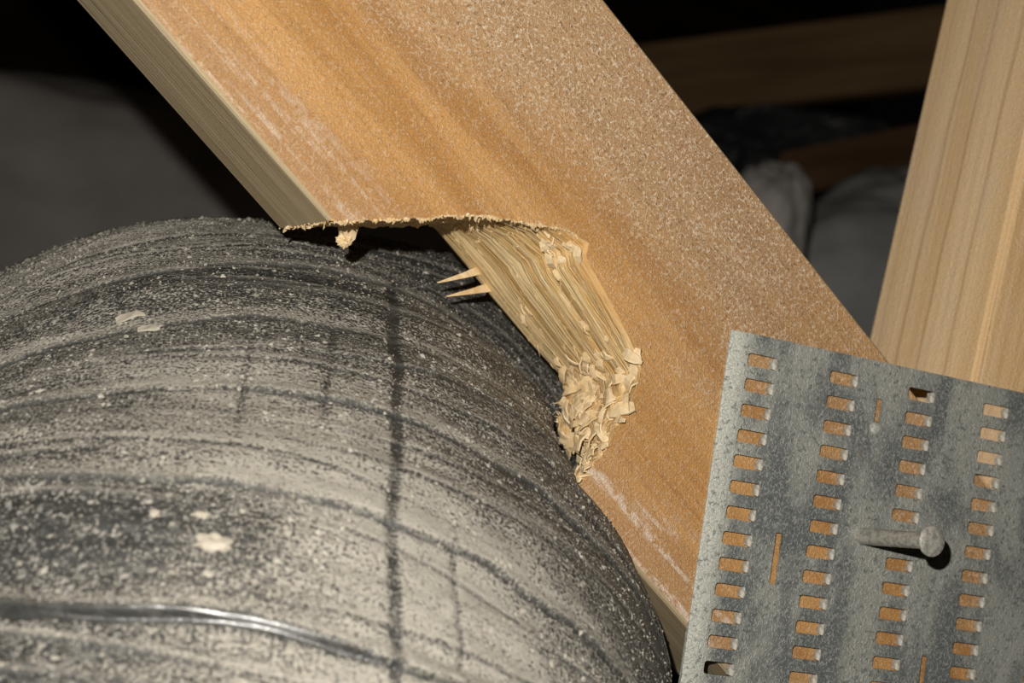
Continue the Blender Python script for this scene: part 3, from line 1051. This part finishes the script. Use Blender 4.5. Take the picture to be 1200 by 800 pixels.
# a few larger flakes and crumbs resting on the duct
def film_at(s, phi):
    i = int(np.argmin(np.abs(S - s)))
    j = int(np.argmin(np.abs(PH - phi)))
    p = W[i, j]
    nn = np.cross(W[i, (j + 3) % nP] - W[i, j - 3], W[i + 2, j] - W[i - 2, j])
    nn = nn / np.linalg.norm(nn)
    if nn @ (np.array(CAM) - p) < 0:
        nn = -nn
    tt = W[i, (j + 3) % nP] - W[i, j - 3]
    return Vector(p), Vector(nn), Vector(tt / np.linalg.norm(tt))


def flake(label, name, s, phi, ln, wd, mat, curl, seed, cat, ang=0.0):
    p, n, t = film_at(s, phi)
    me = chip_mesh(name, ln, wd, curl, seed)
    o = link(name, me, mat)
    x = (t * math.cos(ang) + n.cross(t) * math.sin(ang)).normalized()
    o.matrix_world = Matrix.Translation((p + n * 0.5) * MM) @ Matrix((x, n.cross(x), n)).transposed().to_4x4()
    tag(o, label, cat)


flake('pale pointed wood flake lying on the duct near its left end', 'wood_flake', 24, -.10, 6.6, 2.6, M_CRUMB, .6, 11, 'wood flake', .1)
flake('thin flat wood flake just below the pale pointed flake on the duct', 'wood_flake', 30, -.06, 5.0, 2.0, M_CRUMB, .3, 12, 'wood flake', -.15)


def crumb(label, s, phi, size, seed):
    rr = np.random.default_rng(seed)
    bm = bmesh.new()
    bmesh.ops.create_icosphere(bm, subdivisions=3, radius=1.0)
    for v in bm.verts:
        v.co.normalize()
        k = 1 + .85 * float(fbm(np.array(v.co.x * 2.3 + seed), np.array(v.co.y * 2.3 + v.co.z * 1.5), seed, 4))
        v.co = Vector((v.co.x * size[0], v.co.y * size[1], v.co.z * size[2])) * k * MM
    me = bpy.data.meshes.new('dust_crumb')
    bm.to_mesh(me)
    bm.free()
    p, n, t = film_at(s, phi)
    o = link('dust_crumb', me, M_CRUMB)
    o.matrix_world = Matrix.Translation((p + n * size[2] * .4) * MM) @ Matrix((t, n.cross(t), n)).transposed().to_4x4()
    tag(o, label, 'crumb')


crumb('largest pale crumb of dust on the front of the duct', 105, .155, (3.2, 2.0, 1.0), 3)
crumb('small round pale crumb left of the largest crumb on the duct', 100.5, .05, (1.0, .9, .7), 5)
crumb('pale double crumb just above the largest crumb on the duct', 99.5, .13, (1.7, .8, .7), 6)
crumb('tiny bright crumb on the dusty lower right of the duct', 126, .72, (1.0, .9, .8), 9)

# ---------------------------------------------------------------- dim things further back in the attic
def back_at(px, py, z):
    return CAM + (FW + RT * ((px - 600) / 1794) - UP * ((py - 400) / 1794)) * z


def back_beam(name, label, a, b, hgt, thick, mat):
    a, b = Vector(a), Vector(b)
    d = b - a
    ln = d.length
    bm = bmesh.new()
    bmesh.ops.create_cube(bm, size=1)
    for v in bm.verts:
        v.co = Vector((v.co.x * ln, v.co.y * thick, v.co.z * hgt)) * MM
    bmesh.ops.bevel(bm, geom=list(bm.edges), offset=2.5 * MM, segments=2, affect='EDGES')
    me = bpy.data.meshes.new(name)
    bm.to_mesh(me)
    bm.free()
    o = link(name, me, mat)
    x = d.normalized()
    y = (Vector((0, 0, 1)).cross(x)).normalized()
    o.matrix_world = Matrix.Translation((a + b) * .5 * MM) @ Matrix((x, y, x.cross(y))).transposed().to_4x4()
    return tag(o, label, 'timber')


M_BEAM = plain('brown_attic_timber', (0.30, 0.17, 0.075), (0.46, 0.29, 0.14), 1.0, 0.8, (4, 60, 45))  # plain brown timber tone
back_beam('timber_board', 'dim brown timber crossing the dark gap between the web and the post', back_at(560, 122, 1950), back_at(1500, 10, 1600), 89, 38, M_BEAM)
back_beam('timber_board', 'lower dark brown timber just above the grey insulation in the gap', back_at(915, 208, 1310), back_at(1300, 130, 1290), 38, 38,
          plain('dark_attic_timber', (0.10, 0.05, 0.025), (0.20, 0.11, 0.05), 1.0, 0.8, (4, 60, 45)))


def lump(name, label, cat, px, py, z, size, rot, mat, seed, amp=.14, fr=1.6, sq=3.0, folds=()):
    """soft pillow-like mass: rounded box with folds"""
    bm = bmesh.new()
    bmesh.ops.create_icosphere(bm, subdivisions=6, radius=1.0)
    co = np.array([v.co for v in bm.verts])
    k = (np.abs(co) ** sq).sum(1) ** (-1 / sq)
    co = co * k[:, None]
    nz = fbm(co[:, 0] * fr + seed, co[:, 2] * fr + co[:, 1], seed, 4)
    for (fa, fb_, fw_, fh) in folds:                  # ridge across the front: z = fa*x + fb
        nz = nz + fh * np.exp(-((co[:, 2] - fa * co[:, 0] - fb_) / fw_) ** 2)
    co = co * (1 + amp * nz)[:, None] * np.array(size) * MM
    for v, p in zip(bm.verts, co):
        v.co = p
    me = bpy.data.meshes.new(name)
    bm.to_mesh(me)
    bm.free()
    me.polygons.foreach_set('use_smooth', [True] * len(me.polygons))
    o = link(name, me, mat)
    o.location = back_at(px, py, z) * MM
    o.rotation_euler = (0, rot, -YAW)
    return tag(o, label, cat)


M_INS = plain('grey_insulation_wrap', (0.36, 0.36, 0.34), (0.52, 0.52, 0.50), 14, 0.8, (1, 1, 1), 0.004)
M_INS2 = plain('dark_grey_insulation_wrap', (0.52, 0.485, 0.45), (0.68, 0.635, 0.595), 10, 0.8, (1, 1, 1), 0.004)
M_BLK = plain('black_duct_wrap', (0.03, 0.03, 0.032), (0.06, 0.06, 0.062), 10, 0.35, (1, 1, 1), 0.004)
lump('insulation_batt', 'grey padded insulation seen low in the gap between the web and the post', 'insulation', 1060, 405, 1180, (150, 80, 132), -.13, M_INS, 4, .2, 1.5, 2.6)
lump('insulation_batt', 'narrow grey fold of insulation standing at the web edge in the gap', 'insulation', 872, 330, 1000, (32, 40, 84), .3, M_INS2, 9, .2, 1.6, 2.3)
lump('duct_wrap', 'black wrinkled wrap below the dim beam in the gap', 'duct', 950, 185, 1450, (150, 55, 42), .06, M_BLK, 15, .5, 2.6, 2.4)
lump('insulation_blanket', 'large dark grey insulation blanket behind the duct at the left', 'insulation', 60, 420, 1500, (420, 140, 280), .20, M_INS2, 22, .10, 1.3, 3.0, ((-.55, .15, .07, 1.0), (-.4, .45, .1, .5)))
